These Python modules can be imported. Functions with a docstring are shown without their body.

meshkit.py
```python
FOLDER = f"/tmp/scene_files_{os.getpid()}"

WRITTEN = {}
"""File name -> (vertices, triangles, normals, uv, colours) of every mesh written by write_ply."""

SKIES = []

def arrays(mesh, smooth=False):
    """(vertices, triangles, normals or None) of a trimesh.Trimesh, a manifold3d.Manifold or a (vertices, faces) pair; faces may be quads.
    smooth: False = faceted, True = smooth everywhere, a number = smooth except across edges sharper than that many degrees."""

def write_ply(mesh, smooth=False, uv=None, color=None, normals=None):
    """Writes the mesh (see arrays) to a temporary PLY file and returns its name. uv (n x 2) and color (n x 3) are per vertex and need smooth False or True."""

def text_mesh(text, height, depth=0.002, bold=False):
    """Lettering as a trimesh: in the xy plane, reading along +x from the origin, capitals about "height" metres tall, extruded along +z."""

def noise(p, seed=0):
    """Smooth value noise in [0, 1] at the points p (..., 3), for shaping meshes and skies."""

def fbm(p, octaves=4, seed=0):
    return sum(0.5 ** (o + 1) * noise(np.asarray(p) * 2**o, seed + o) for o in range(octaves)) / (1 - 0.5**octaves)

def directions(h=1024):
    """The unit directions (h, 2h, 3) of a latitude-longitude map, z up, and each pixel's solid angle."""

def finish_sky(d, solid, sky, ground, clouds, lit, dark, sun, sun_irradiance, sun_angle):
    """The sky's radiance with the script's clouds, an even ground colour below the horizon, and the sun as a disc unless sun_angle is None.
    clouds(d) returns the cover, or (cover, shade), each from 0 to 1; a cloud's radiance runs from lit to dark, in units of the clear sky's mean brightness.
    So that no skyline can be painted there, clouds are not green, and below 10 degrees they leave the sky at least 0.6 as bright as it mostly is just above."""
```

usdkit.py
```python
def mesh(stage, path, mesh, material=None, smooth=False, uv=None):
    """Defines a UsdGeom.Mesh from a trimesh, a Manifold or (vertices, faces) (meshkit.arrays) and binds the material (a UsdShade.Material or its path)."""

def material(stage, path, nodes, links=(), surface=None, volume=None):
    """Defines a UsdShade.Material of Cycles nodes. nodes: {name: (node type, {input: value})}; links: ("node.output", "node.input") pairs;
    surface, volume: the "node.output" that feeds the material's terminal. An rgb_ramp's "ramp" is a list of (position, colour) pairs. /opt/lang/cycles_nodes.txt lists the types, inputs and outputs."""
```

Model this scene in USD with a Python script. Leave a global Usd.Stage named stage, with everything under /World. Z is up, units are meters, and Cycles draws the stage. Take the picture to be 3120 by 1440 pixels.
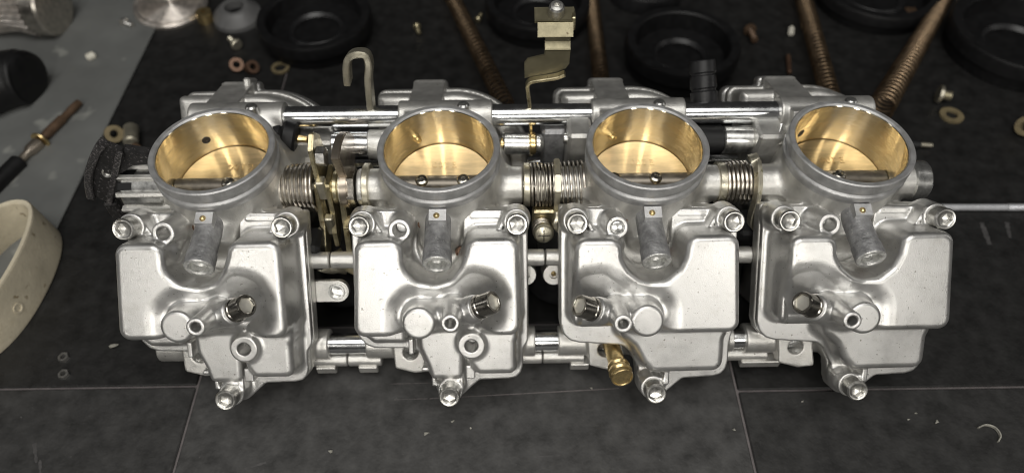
import math, numpy as np, trimesh, shapely, usdkit, meshkit, random
from shapely.geometry import Polygon, Point
from pxr import Usd, UsdGeom, UsdLux, UsdShade, Gf, Sdf, Vt
stage = Usd.Stage.CreateInMemory()
UsdGeom.SetStageUpAxis(stage, 'Z'); UsdGeom.SetStageMetersPerUnit(stage, 1.0)
UsdGeom.Xform.Define(stage, '/World'); UsdGeom.Scope.Define(stage, '/World/Looks')
random.seed(4); rng = np.random.default_rng(4)
PI = math.pi
# All lengths below are millimetres in the bank's frame: x along the bank, y away from the viewer, z up,
# z = 0 at the four spigot rims; the bench top lies at z = -BENCH.
BENCH = 88.0
used = {}
def numbered(parent, name):
    k = (parent, name); used[k] = used.get(k, -1) + 1
    return name if used[k] == 0 else f'{name}_{used[k]:03d}'
def world(p): return (np.asarray(p, float) + [0, 0, BENCH]) * 0.001

# ------------------------------------------------------------------ camera
cam = UsdGeom.Camera.Define(stage, '/World/camera')
f_px, W_px = 2141.0, 3120.0
cam.CreateHorizontalApertureAttr(36.0); cam.CreateFocalLengthAttr(36.0 * f_px / W_px)
cam.CreateClippingRangeAttr(Gf.Vec2f(0.02, 50.0))
CAM = np.array([24.836, -193.39, 189.087])
tau, yaw = math.radians(38.25), math.radians(-0.94)
def rot(a, ax):
    c, s = math.cos(a), math.sin(a)
    return np.array([[1,0,0],[0,c,-s],[0,s,c]]) if ax == 'x' else np.array([[c,-s,0],[s,c,0],[0,0,1]])
R = rot(yaw, 'z') @ rot(tau, 'x')
m = np.eye(4); m[:3, :3] = R; m[:3, 3] = world(CAM)
cam.AddTransformOp().Set(Gf.Matrix4d(*m.T.ravel().tolist()))
cam.CreateFStopAttr(8.0); cam.CreateFocusDistanceAttr(0.255)
cam.CreateExposureAttr(0.74)

# ------------------------------------------------------------------ light: unseen workshop lamps and a dim even dome for the room
def rect_lamp(name, at, look, w, h, power, color):
    l = UsdLux.RectLight.Define(stage, '/World/' + name)
    a, b = world(at), world(look); z = (a - b) / np.linalg.norm(a - b)
    x = np.cross([0, 0, 1], z); x /= np.linalg.norm(x); y = np.cross(z, x)
    M = np.eye(4); M[:3, 0], M[:3, 1], M[:3, 2], M[:3, 3] = x, y, z, a
    l.AddTransformOp().Set(Gf.Matrix4d(*M.T.ravel().tolist()))
    l.CreateWidthAttr(w * .001); l.CreateHeightAttr(h * .001); l.CreateIntensityAttr(power); l.CreateColorAttr(Gf.Vec3f(*color))
    return l
for lx, lp in ((-330, 9.0), (0, 17.0), (390, 11.0)):
    rect_lamp(numbered('/World', 'unseen_work_lamp'), (lx, -640, 350), (lx * .3 + 30, 0, -30), 90, 150, lp, (1.0, 0.965, 0.90))  # out of view; outer two placed to even the light on the bowls
rect_lamp('unseen_ceiling_lamp', (20, -280, 950), (30, 0, -30), 820, 520, 2.5, (1.0, 0.98, 0.94))  # out of view, lights the rods and upper faces
rect_lamp('unseen_left_tube_lamp', (-780, -60, 420), (30, 0, -30), 60, 700, 1.6, (1.0, 0.98, 0.95))  # out of view, placed for bore streaks and edge highlights from the left
rect_lamp('unseen_right_tube_lamp', (860, 20, 420), (30, 0, -30), 60, 700, 1.6, (1.0, 0.97, 0.92))  # out of view, placed for the same highlights from the right
dome = UsdLux.DomeLight.Define(stage, '/World/unseen_room_ambient')  # even dim light of the unseen room
mt = usdkit.material(stage, '/World/Looks/unseen_room_light', {'b': ('background_shader', {'color': (1.0, 0.97, 0.93), 'strength': 0.014})}, [], surface='b.background')
UsdShade.MaterialBindingAPI.Apply(dome.GetPrim()).Bind(mt)

# ------------------------------------------------------------------ materials
MAT = {}
def pbr(name, base, metallic=0.0, rough=0.4, var=0.12, vscale=250.0, bump=0.0, bscale=3000.0, speck=None, sscale=900.0, samt=0.62, rvar=0.06, coat=0.0, spec=0.5, stretch=(1, 1, 1), dist=0.0003, stain=None):
    """Object-space noise for tone, fine relief and (speck) small dark or light marks."""
    n = {'t': ('texture_coordinate', {}), 'mp': ('mapping', {'scale': stretch}),
         'n': ('noise_texture', {'scale': vscale, 'detail': 5.0, 'roughness': 0.6}),
         'r': ('rgb_ramp', {'ramp': [(0.3, tuple(c * (1 - var) for c in base)), (0.7, tuple(min(1, c * (1 + var)) for c in base))]}),
         'rr': ('map_range', {'from_min': 0.3, 'from_max': 0.7, 'to_min': rough - rvar, 'to_max': rough + rvar}),
         'p': ('principled_bsdf', {'metallic': metallic, 'roughness': rough, 'coat_weight': coat, 'specular_ior_level': spec})}
    L = [('t.object', 'mp.vector'), ('mp.vector', 'n.vector'), ('n.fac', 'r.fac'), ('n.fac', 'rr.value'), ('rr.result', 'p.roughness')]
    col = 'r.color'
    if speck is not None:
        n['sn'] = ('noise_texture', {'scale': sscale, 'detail': 3.0, 'roughness': 0.65})
        n['sr'] = ('rgb_ramp', {'ramp': [(samt, (0, 0, 0)), (samt + 0.06, (1, 1, 1))]})
        n['sm'] = ('mix', {'color2': speck})
        L += [('mp.vector', 'sn.vector'), ('sn.fac', 'sr.fac'), ('sr.color', 'sm.fac'), (col, 'sm.color1')]
        col = 'sm.color'
    if stain is not None:
        n['tn'] = ('noise_texture', {'scale': 95.0, 'detail': 8.0, 'roughness': 0.72})
        n['tr'] = ('rgb_ramp', {'ramp': [(.55, (0, 0, 0)), (.74, (.5, .5, .5))]})
        n['tm'] = ('mix', {'color2': stain})
        L += [('mp.vector', 'tn.vector'), ('tn.fac', 'tr.fac'), ('tr.color', 'tm.fac'), (col, 'tm.color1')]
        col = 'tm.color'
    L.append((col, 'p.base_color'))
    if bump:
        n['bn'] = ('noise_texture', {'scale': bscale, 'detail': 3.0}); n['bb'] = ('bump', {'strength': bump, 'distance': dist})
        L += [('mp.vector', 'bn.vector'), ('bn.fac', 'bb.height'), ('bb.normal', 'p.normal')]
    MAT[name] = usdkit.material(stage, '/World/Looks/' + name, n, L, surface='p.BSDF')
pbr('cast_alloy', (.67, .665, .65), .88, .385, var=.13, vscale=75, bump=.16, bscale=2600, speck=(.20, .19, .17), sscale=820, samt=.65, stain=(.40, .385, .35))
pbr('body_alloy', (.68, .67, .64), .80, .41, var=.14, vscale=160, bump=.4, bscale=2200, speck=(.16, .15, .13), sscale=600, samt=.69, stain=(.42, .40, .36))
pbr('spigot_alloy', (.54, .54, .54), .7, .45, var=.18, vscale=260, bump=.3, bscale=2400, speck=(.6, .6, .58), sscale=500, samt=.70)
pbr('mouth_alloy', (.60, .60, .58), .7, .36, var=.3, vscale=500, bump=1.0, bscale=900)
pbr('dark_alloy', (.36, .36, .365), .6, .46, var=.35, vscale=300, bump=.9, bscale=1300, speck=(.6, .6, .58), sscale=420, samt=.66)
pbr('machined_alloy', (.72, .72, .70), .95, .28, var=.06, vscale=300)
pbr('chrome', (.80, .81, .82), 1.0, .19, var=.03, vscale=200, rvar=.04, speck=(.45, .45, .45), sscale=500, samt=.74)
pbr('screw_steel', (.64, .63, .60), .95, .31, var=.08, vscale=500)
pbr('dark_steel', (.33, .31, .28), 1.0, .20, var=.15, vscale=300)
pbr('screw_dark', (.40, .38, .34), 1.0, .22, var=.12, vscale=300)
pbr('shaft_steel', (.24, .215, .18), .75, .40, var=.2, vscale=300)
pbr('brass_dull', (.26, .21, .12), .35, .5, var=.2, vscale=200)
pbr('socket_steel', (.66, .64, .58), .7, .45, var=.1, vscale=400)
pbr('zinc_shaded', (.125, .112, .07), .4, .45, var=.2, vscale=160)  # darker zinc for bracket faces turned from the lamp, shade in the colour
pbr('rod_steel', (.72, .73, .76), .45, .32, var=.06, vscale=200)
pbr('smear', (.062, .06, .06), 0, .6, var=.4, vscale=300)
pbr('spring_steel', (.60, .56, .50), 1.0, .30, var=.15, vscale=300)
pbr('rusty_spring', (.25, .18, .115), .95, .36, var=.3, vscale=150)
pbr('zinc', (.62, .55, .36), .95, .32, var=.28, vscale=160, bump=.2, bscale=1200, speck=(.30, .24, .14), sscale=240, samt=.60)
pbr('zinc_pale', (.66, .62, .50), .9, .36, var=.16, vscale=160, bump=.2, bscale=1200, speck=(.32, .30, .16), sscale=300, samt=.64)
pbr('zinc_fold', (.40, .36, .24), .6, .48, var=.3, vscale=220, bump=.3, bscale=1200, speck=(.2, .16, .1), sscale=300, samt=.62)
pbr('zinc_dull', (.46, .43, .34), .8, .42, var=.2, vscale=160, bump=.2, bscale=1200)
pbr('zinc_tan', (.46, .40, .33), .9, .30, var=.08, vscale=90)
pbr('brass', (.78, .60, .30), .95, .28, var=.12, vscale=250)
def brushed(name, base, rough, aniso, axis, var, vscale, stretch):
    n = {'t': ('texture_coordinate', {}), 'mp': ('mapping', {'scale': stretch}), 'n': ('noise_texture', {'scale': vscale, 'detail': 5.0, 'roughness': .65}),
         'r': ('rgb_ramp', {'ramp': [(.3, tuple(c * (1 - var) for c in base)), (.7, tuple(min(1, c * (1 + var)) for c in base))]}),
         'rr': ('map_range', {'from_min': .3, 'from_max': .7, 'to_min': rough - .02, 'to_max': rough + .02}),
         'ax': ('combine_xyz', dict(zip('xyz', axis))), 'p': ('principled_bsdf', {'metallic': 1.0, 'anisotropic': aniso, 'specular_ior_level': .3})}
    MAT[name] = usdkit.material(stage, '/World/Looks/' + name, n, [('t.object', 'mp.vector'), ('mp.vector', 'n.vector'), ('n.fac', 'r.fac'), ('n.fac', 'rr.value'), ('rr.result', 'p.roughness'), ('r.color', 'p.base_color'), ('ax.vector', 'p.tangent')], surface='p.BSDF')
brushed('bore_gold', (.94, .885, .73), .20, 1.0, (0.0, 0.0, 1.0), .03, 120, (1, 1, 5))  # pale gold brushed metal for the bore walls
brushed('plate_brass', (.84, .64, .36), .32, 1.0, (0.0, 1.0, 0.12), .14, 100, (.6, 3, 3))
pbr('black_rubber', (.007, .007, .0075), 0, .5, var=.3, vscale=200, bump=.1, bscale=1500, spec=.35)
pbr('black_plastic', (.016, .016, .017), 0, .36, var=.2, vscale=200, bump=.1, bscale=2500)
pbr('black_paint', (.022, .021, .021), 0, .45, var=.3, vscale=500, bump=.5, bscale=900, speck=(.16, .15, .15), sscale=1100, samt=.60)
pbr('worn_paint', (.05, .048, .048), .3, .42, var=.3, vscale=500, bump=.6, bscale=800, speck=(.20, .185, .185), sscale=1500, samt=.54)
pbr('white_plastic', (.75, .72, .62), 0, .4)
pbr('cream_plastic', (.60, .54, .41), 0, .55, var=.22, vscale=45, bump=.4, bscale=500, speck=(.30, .24, .15), sscale=150, samt=.64, stain=(.34, .28, .17))
pbr('grey_plastic', (.12, .12, .12), 0, .42, var=.15, vscale=100)
pbr('copper', (.15, .088, .058), .6, .45, var=.25, vscale=250)
pbr('rust', (.125, .078, .048), .4, .5, var=.4, vscale=160, bump=.3, bscale=700)
pbr('mat_grey', (.155, .16, .155), 0, .55, var=.16, vscale=22, bump=.15, bscale=700, speck=(.27, .275, .255), sscale=30, samt=.60)
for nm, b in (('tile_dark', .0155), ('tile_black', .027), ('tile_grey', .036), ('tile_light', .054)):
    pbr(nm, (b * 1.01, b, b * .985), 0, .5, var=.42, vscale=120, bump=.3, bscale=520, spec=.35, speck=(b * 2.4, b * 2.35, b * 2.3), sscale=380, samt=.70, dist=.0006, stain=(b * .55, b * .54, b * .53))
pbr('grout', (.14, .125, .125), 0, .6, var=.2, vscale=200)
pbr('ribbed_steel', (.66, .61, .56), .85, .36, var=.25, vscale=260)
pbr('debris', (.34, .33, .29), .2, .5, var=.3, vscale=300)

# ------------------------------------------------------------------ naming and mesh helpers
def say(prim, label=None, category=None, group=None, kind=None):
    for k, v in (('label', label), ('category', category), ('group', group), ('kind', kind)):
        if v: prim.SetCustomDataByKey(k, v)
class Thing:
    """An Xform at a thing's base; its parts are meshes given in millimetres of the bank's frame."""
    def __init__(s, name, base, label, category, group=None, kind=None):
        s.path = '/World/' + numbered('/World', name); s.base = np.asarray(base, float)
        x = UsdGeom.Xform.Define(stage, s.path); x.AddTranslateOp().Set(Gf.Vec3d(*world(base).tolist()))
        say(x.GetPrim(), label, category, group, kind)
    def put(s, name, geo, mat, parent=None, smooth=32, label=None, kind=None):
        """One mesh prim; geo is (vertices, faces[, normals]); parent is the path of the part it belongs to."""
        par = parent or s.path; path = par + '/' + numbered(par, name)
        v = (np.asarray(geo[0]) - s.base) * .001
        if len(geo) > 2:
            g = usdkit.mesh(stage, path, (v, geo[1]), MAT[mat], smooth=False)
            g.CreateNormalsAttr(Vt.Vec3fArray.FromNumpy(np.asarray(geo[2], np.float32))); g.SetNormalsInterpolation('vertex')
        else:
            g = usdkit.mesh(stage, path, (v, geo[1]), MAT[mat], smooth=smooth)
        say(g.GetPrim(), label, kind=kind)
        return path
def single(name, base, geo, mat, label, category, group=None, kind=None, smooth=32):
    """A top-level thing that is one mesh."""
    path = '/World/' + numbered('/World', name)
    v = (np.asarray(geo[0]) - base) * .001
    g = usdkit.mesh(stage, path, (v, geo[1]), MAT[mat], smooth=smooth)
    UsdGeom.Xformable(g).AddTranslateOp().Set(Gf.Vec3d(*world(base).tolist()))
    say(g.GetPrim(), label, category, group, kind)
    return path
def tri(f):
    f = np.asarray(f)
    return np.vstack([f[:, [0, 1, 2]], f[:, [0, 2, 3]]]) if f.shape[1] == 4 else f
def join(*gs):
    v, f, n = [], [], 0
    for g in gs:
        v.append(np.asarray(g[0])); f.append(tri(g[1]) + n); n += len(g[0])
    return np.vstack(v), np.vstack(f)
def frame(d, up=None):
    d = np.asarray(d, float) / np.linalg.norm(d)
    a = np.asarray(up if up is not None else ([0, 0, 1] if abs(d[2]) < .9 else [0, 1, 0]), float)
    x = np.cross(a, d); x /= np.linalg.norm(x)
    return x, np.cross(d, x), d
def lathe(prof, o=(0, 0, 0), d=(0, 0, 1), n=48, rfun=None, closed=True, up=None):
    """prof: (radius, distance along d). A radius may be a function of the angle."""
    x, y, z = frame(d, up); th = np.arange(n) * 2 * PI / n
    rows = []
    for r, t in prof:
        rr = r(th) if callable(r) else np.full(n, max(float(r), 1e-4))
        rows.append(np.asarray(o) + rr[:, None] * (np.cos(th)[:, None] * x + np.sin(th)[:, None] * y) + t * z)
    v = np.vstack(rows); k = len(prof)
    i, j = np.meshgrid(np.arange(k - 1), np.arange(n), indexing='ij'); jn = (j + 1) % n
    f = np.stack([i * n + j, i * n + jn, (i + 1) * n + jn, (i + 1) * n + j], -1).reshape(-1, 4)
    return v, tri(f)
def hexr(a, ph=0.0):
    return lambda th: a / np.cos((th + ph) % (PI / 3) - PI / 6)
def rod(p, q, r, n=28, ch=.4):
    p, q = np.asarray(p, float), np.asarray(q, float); L = np.linalg.norm(q - p); c = min(ch, r * .4, L * .3)
    return lathe([(0, 0), (r - c, 0), (r, c), (r, L - c), (r - c, L), (0, L)], p, q - p, n)
def tube(pts, rad, n=8, flat=None):
    """A round (or, with flat=(a, b, up), rectangular) section along a polyline with mitred joints."""
    p = np.asarray(pts, float); t = np.gradient(p, axis=0); t /= np.linalg.norm(t, axis=1, keepdims=True)
    ref = np.asarray(flat[2] if flat else [0, 0, 1.0], float)
    a = np.cross(t, ref); bad = np.linalg.norm(a, axis=1) < 1e-3; a[bad] = np.cross(t[bad], [1.0, .1, 0]); a /= np.linalg.norm(a, axis=1, keepdims=True)
    b = np.cross(a, t)
    if flat:
        A, B = flat[0] / 2, flat[1] / 2; c = min(A, B) * .35
        sec = np.array([(A, B - c), (A - c, B), (-A + c, B), (-A, B - c), (-A, -B + c), (-A + c, -B), (A - c, -B), (A, -B + c)]); n = 8
    else:
        th = np.arange(n) * 2 * PI / n; sec = np.stack([np.cos(th), np.sin(th)], 1)
    rr = np.ones(len(p)) if flat else np.broadcast_to(np.asarray(rad, float), (len(p),))
    v = p[:, None] + rr[:, None, None] * (sec[None, :, :1] * a[:, None] + sec[None, :, 1:] * b[:, None])
    i, j = np.meshgrid(np.arange(len(p) - 1), np.arange(n), indexing='ij'); jn = (j + 1) % n
    f = [np.stack([i * n + jn, i * n + j, (i + 1) * n + j, (i + 1) * n + jn], -1).reshape(-1, 4)]
    v = v.reshape(-1, 3); k = len(v); v = np.vstack([v, p[0], p[-1]])
    f = tri(f[0]); js = np.arange(n); e = (len(p) - 1) * n
    f = np.vstack([f, np.stack([np.full(n, k), js, (js + 1) % n], 1), np.stack([np.full(n, k + 1), e + (js + 1) % n, e + js], 1)])
    return v, f
def coil(p, q, R0, R1, turns, wire, per=22, n=7, ph=0.0, ends=0.0):
    p, q = np.asarray(p, float), np.asarray(q, float); x, y, z = frame(q - p); L = np.linalg.norm(q - p)
    s = np.linspace(0, 1, int(turns * per) + 1); th = s * turns * 2 * PI + ph; r = R0 + (R1 - R0) * s
    pts = p + (r * np.cos(th))[:, None] * x + (r * np.sin(th))[:, None] * y + (s * L)[:, None] * z
    return tube(pts, wire, n)
def smoothpath(pts, k=8):
    p = np.asarray(pts, float); out = []
    P = np.vstack([2 * p[0] - p[1], p, 2 * p[-1] - p[-2]])
    for i in range(1, len(P) - 2):
        for t in np.linspace(0, 1, k, endpoint=False):
            out.append(.5 * ((2 * P[i]) + (P[i + 1] - P[i - 1]) * t + (2 * P[i - 1] - 5 * P[i] + 4 * P[i + 1] - P[i + 2]) * t * t + (-P[i - 1] + 3 * P[i] - 3 * P[i + 1] + P[i + 2]) * t ** 3))
    return np.vstack([out, p[-1]])
def box(lo, hi, c=.4):
    lo, hi = np.asarray(lo, float), np.asarray(hi, float); pts = []
    for s in np.ndindex(2, 2, 2):
        corner = np.where(s, hi, lo); sg = np.where(s, -1, 1)
        for ax in range(3):
            d = np.ones(3) * c; d[ax] = 0; pts.append(corner + sg * d)
    h = trimesh.Trimesh(pts).convex_hull
    return np.array(h.vertices), np.array(h.faces)
def plate(poly, o, ex, ey, th, ch=.25):
    """A flat outline (shapely polygon in mm) laid at o along ex, ey, th thick, both rims chamfered."""
    ex, ey = np.asarray(ex, float), np.asarray(ey, float); ex /= np.linalg.norm(ex); ey /= np.linalg.norm(ey); ez = np.cross(ex, ey)
    inner = poly.buffer(-ch, join_style=2)
    m_ = trimesh.creation.extrude_polygon(poly, th - 2 * ch, engine='earcut'); v = np.array(m_.vertices); v[:, 2] += ch
    g = [(v, np.array(m_.faces))]
    if inner.geom_type == 'Polygon' and not inner.is_empty:
        m2 = trimesh.creation.extrude_polygon(inner, th, engine='earcut'); g.append((np.array(m2.vertices), np.array(m2.faces)))
    v, f = join(*g)
    return np.asarray(o) + v[:, :1] * ex + v[:, 1:2] * ey + v[:, 2:] * ez, f
def turn(geo, o, axis, a):
    M_ = trimesh.transformations.rotation_matrix(a, axis, o)
    return geo[0] @ M_[:3, :3].T + M_[:3, 3], geo[1]

# ------------------------------------------------------------------ solid modelling of castings: distance fields turned into meshes
F4 = np.float32
def smin(a, b, k):
    if k <= 0: return np.minimum(a, b)
    h = np.clip(.5 + .5 * (b - a) / k, 0, 1); return b + (a - b) * h - k * h * (1 - h)
def smax(a, b, k): return -smin(-a, -b, k)
class Grid:
    def __init__(s, lo, hi, h):
        s.lo, s.h = np.asarray(lo, float), h
        s.n = np.ceil((np.asarray(hi) - s.lo) / h).astype(int) + 1
        s.u, s.v, s.w = (np.asarray(s.lo[i] + h * np.arange(s.n[i]), F4).reshape([-1 if i == j else 1 for j in range(3)]) for i in range(3))
    def poly(s, pts, soft=0.0, hard=0.0):
        """Signed distance to an outline in u, v, corners rounded by soft."""
        P = Polygon(pts).buffer(0)
        if soft: P = P.buffer(-soft).buffer(2 * soft).buffer(-soft)
        uu, vv = s.u[:, 0, 0].astype(float), s.v[0, :, 0].astype(float)
        U, V = np.meshgrid(uu, vv, indexing='ij'); pt = shapely.points(U.ravel(), V.ravel())
        d = shapely.distance(P.exterior, pt); d[shapely.contains_xy(P, U.ravel(), V.ravel())] *= -1
        return d.reshape(U.shape).astype(F4)[:, :, None]
    def rise(s, d2, top, r=1.5, bottom=-50.0, draft=0.0, ref=0.0):
        dd = d2 + draft * (s.w - ref) if draft else d2 + 0 * s.w
        a, b = dd + r, s.w - top + r
        return np.maximum(np.minimum(np.maximum(a, b), 0) + np.hypot(np.maximum(a, 0), np.maximum(b, 0)) - r, bottom - s.w)
    def cyl(s, p, q, r, r2=None, e=0.0):
        """Cylinder (or cone) between two points, edges rounded by e."""
        p, q = np.asarray(p, float), np.asarray(q, float); L = np.linalg.norm(q - p); d = (q - p) / L
        x, y, z = s.u - F4(p[0]), s.v - F4(p[1]), s.w - F4(p[2])
        t = x * F4(d[0]) + y * F4(d[1]) + z * F4(d[2])
        rad = np.sqrt(np.maximum(x * x + y * y + z * z - t * t, 0))
        rr = F4(r) if r2 is None else F4(r) + F4((r2 - r) / L) * np.clip(t, 0, L)
        a, b = rad - rr + F4(e), np.maximum(-t, t - F4(L)) + F4(e)
        return np.minimum(np.maximum(a, b), 0) + np.hypot(np.maximum(a, 0), np.maximum(b, 0)) - F4(e)
    def cap(s, p, q, r):
        p, q = np.asarray(p, float), np.asarray(q, float); L = np.linalg.norm(q - p); d = (q - p) / L
        x, y, z = s.u - F4(p[0]), s.v - F4(p[1]), s.w - F4(p[2])
        t = np.clip(x * F4(d[0]) + y * F4(d[1]) + z * F4(d[2]), 0, L)
        return np.sqrt((x - t * F4(d[0])) ** 2 + (y - t * F4(d[1])) ** 2 + (z - t * F4(d[2])) ** 2) - F4(r)
    def box(s, lo, hi, e=.5):
        c, hlf = (np.asarray(lo, float) + hi) / 2, (np.asarray(hi, float) - lo) / 2 - e
        a = [np.abs(g - F4(c[i])) - F4(hlf[i]) for i, g in enumerate((s.u, s.v, s.w))]
        return np.sqrt(np.maximum(a[0], 0) ** 2 + np.maximum(a[1], 0) ** 2 + np.maximum(a[2], 0) ** 2) + np.minimum(np.maximum(np.maximum(a[0], a[1]), a[2]), 0) - F4(e)
    def mesh(s, d):
        """Naive surface nets; normals come from the field's gradient."""
        d = np.array(np.broadcast_to(d, s.n), F4)
        d[0] = d[-1] = 1; d[:, 0] = d[:, -1] = 1; d[:, :, 0] = d[:, :, -1] = 1
        neg = d < 0; C = [slice(None, -1), slice(1, None)]
        cnt = sum(neg[C[a], C[b], C[c]].astype(np.int8) for a, b, c in np.ndindex(2, 2, 2))
        cells = np.argwhere((cnt > 0) & (cnt < 8)); idx = -np.ones(cnt.shape, np.int32); idx[tuple(cells.T)] = np.arange(len(cells))
        val = {o: d[cells[:, 0] + o[0], cells[:, 1] + o[1], cells[:, 2] + o[2]].astype(float) for o in np.ndindex(2, 2, 2)}
        acc, num = np.zeros((len(cells), 3)), np.zeros(len(cells))
        for ax in range(3):
            for o in np.ndindex(2, 2, 2):
                if o[ax]: continue
                e = list(o); e[ax] = 1; a, b = val[o], val[tuple(e)]; x = (a < 0) != (b < 0)
                t = a[x] / (a[x] - b[x]); p = np.tile(np.array(o, float), (x.sum(), 1)); p[:, ax] = t
                acc[x] += p; num[x] += 1
        loc = acc / num[:, None]; pos = s.lo + (cells + loc) * s.h
        g = np.stack([sum((1 if o[ax] else -1) * val[o] * np.prod([loc[:, k] if o[k] else 1 - loc[:, k] for k in range(3) if k != ax], axis=0) for o in np.ndindex(2, 2, 2)) for ax in range(3)], 1)
        nrm = g / np.maximum(np.linalg.norm(g, axis=1, keepdims=True), 1e-9)
        F = []
        for ax in range(3):
            sl0 = [slice(1, -1)] * 3; sl1 = [slice(1, -1)] * 3; sl0[ax] = slice(0, -1); sl1[ax] = slice(1, None)
            a, b = neg[tuple(sl0)], neg[tuple(sl1)]
            e = np.argwhere(a != b); fl = a[tuple(e.T)]
            off = np.ones(3, int); off[ax] = 0; e = e + off
            o1, o2 = (ax + 1) % 3, (ax + 2) % 3
            def at(x, y):
                q = e.copy(); q[:, o1] -= x; q[:, o2] -= y; return idx[tuple(q.T)]
            quad = np.stack([at(1, 1), at(0, 1), at(0, 0), at(1, 0)], 1); quad[~fl] = quad[~fl][:, ::-1]
            F.append(quad)
        F = np.vstack(F); F = F[(F >= 0).all(1)]
        return pos, tri(F), nrm

# ------------------------------------------------------------------ frames of the bank
BETA = math.radians(49.8)
NN, VV = np.array([0, -math.sin(BETA), math.cos(BETA)]), np.array([0, math.cos(BETA), math.sin(BETA)])
def B(u, v, w): return np.array([u, 0, 0]) + v * VV + w * NN           # bowl frame -> bank frame
def Bs(p): return p[:, :1] * [1, 0, 0] + p[:, 1:2] * VV + p[:, 2:] * NN
X = [-86.07, 0.0, 80.0, 158.45]

FLANGE = {'A': [(-34.3,-24),(33.5,-24.6),(33.6,-77.4),(31.6,-80.6),(31.4,-88),(30.7,-90.8),(28.8,-92.8),(25.6,-93.4),(14,-93.7),(8,-99),(6,-100.5),(-1,-100.5),(-3.2,-98),(-4.4,-94),(-7.3,-88.4),(-10,-81),(-15.7,-79.9),(-27.5,-79.7),(-31,-78.3),(-33.6,-75.4),(-34.8,-71.6)],
          'B': [(-33.7,-24.1),(35.2,-25),(35.3,-75),(34.2,-80),(34.2,-87),(33.4,-90.6),(31.4,-92.8),(28.2,-93.7),(16,-94.3),(9.5,-100),(7,-101.5),(0,-101.5),(-1.5,-97),(-2.3,-89),(-5.6,-82.4),(-9,-79.8),(-12,-79.6),(-26,-78.6),(-29.6,-77.6),(-32.2,-75),(-33.5,-71)]}
MAIN = {'A': [(-29.8,-31.9),(-12.3,-31.7),(-12.0,-40.6),(-10.8,-43.6),(-7.2,-47.2),(-1,-48.8),(4.6,-47.2),(8.0,-42.6),(10.2,-36.6),(10.8,-31.7),(30.0,-31.5),(30.6,-68.6),(-31.8,-68.6)],
        'B': [(-30.2,-32.2),(-12.7,-32.2),(-12.1,-39.8),(-9.8,-44),(-5.7,-47.6),(-1.7,-48.8),(3.2,-48.1),(8.0,-44),(10.2,-39.2),(10.8,-35),(12.0,-31.6),(30.2,-31.3),(31.9,-68.6),(-30.0,-69)]}
UCUT = {'A': [(-10.6,-15),(-10.4,-40),(-8.6,-44.8),(-5,-47.4),(0,-48.4),(4.5,-46.9),(7.6,-42.8),(10,-37),(10.6,-15)],
        'B': [(-11,-15),(-10.6,-40),(-8.8,-44.2),(-5,-47.6),(0,-48.4),(4,-46.8),(8.2,-43),(10.4,-37),(11.2,-15)]}
REC = {'A': [(-12,-66),(-12,-58.5),(-9.2,-55.6),(-2,-55.4),(5,-53),(13,-48.8),(18,-50),(20,-54),(19.6,-61),(15,-66),(11,-76),(-10,-76)],
       'B': [(-26,-50.2),(-20,-49.6),(-13,-53),(-8,-55.4),(-1.2,-55.6),(1.4,-58.6),(1.4,-66),(-2,-76),(-28,-76),(-28,-54)]}
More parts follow.
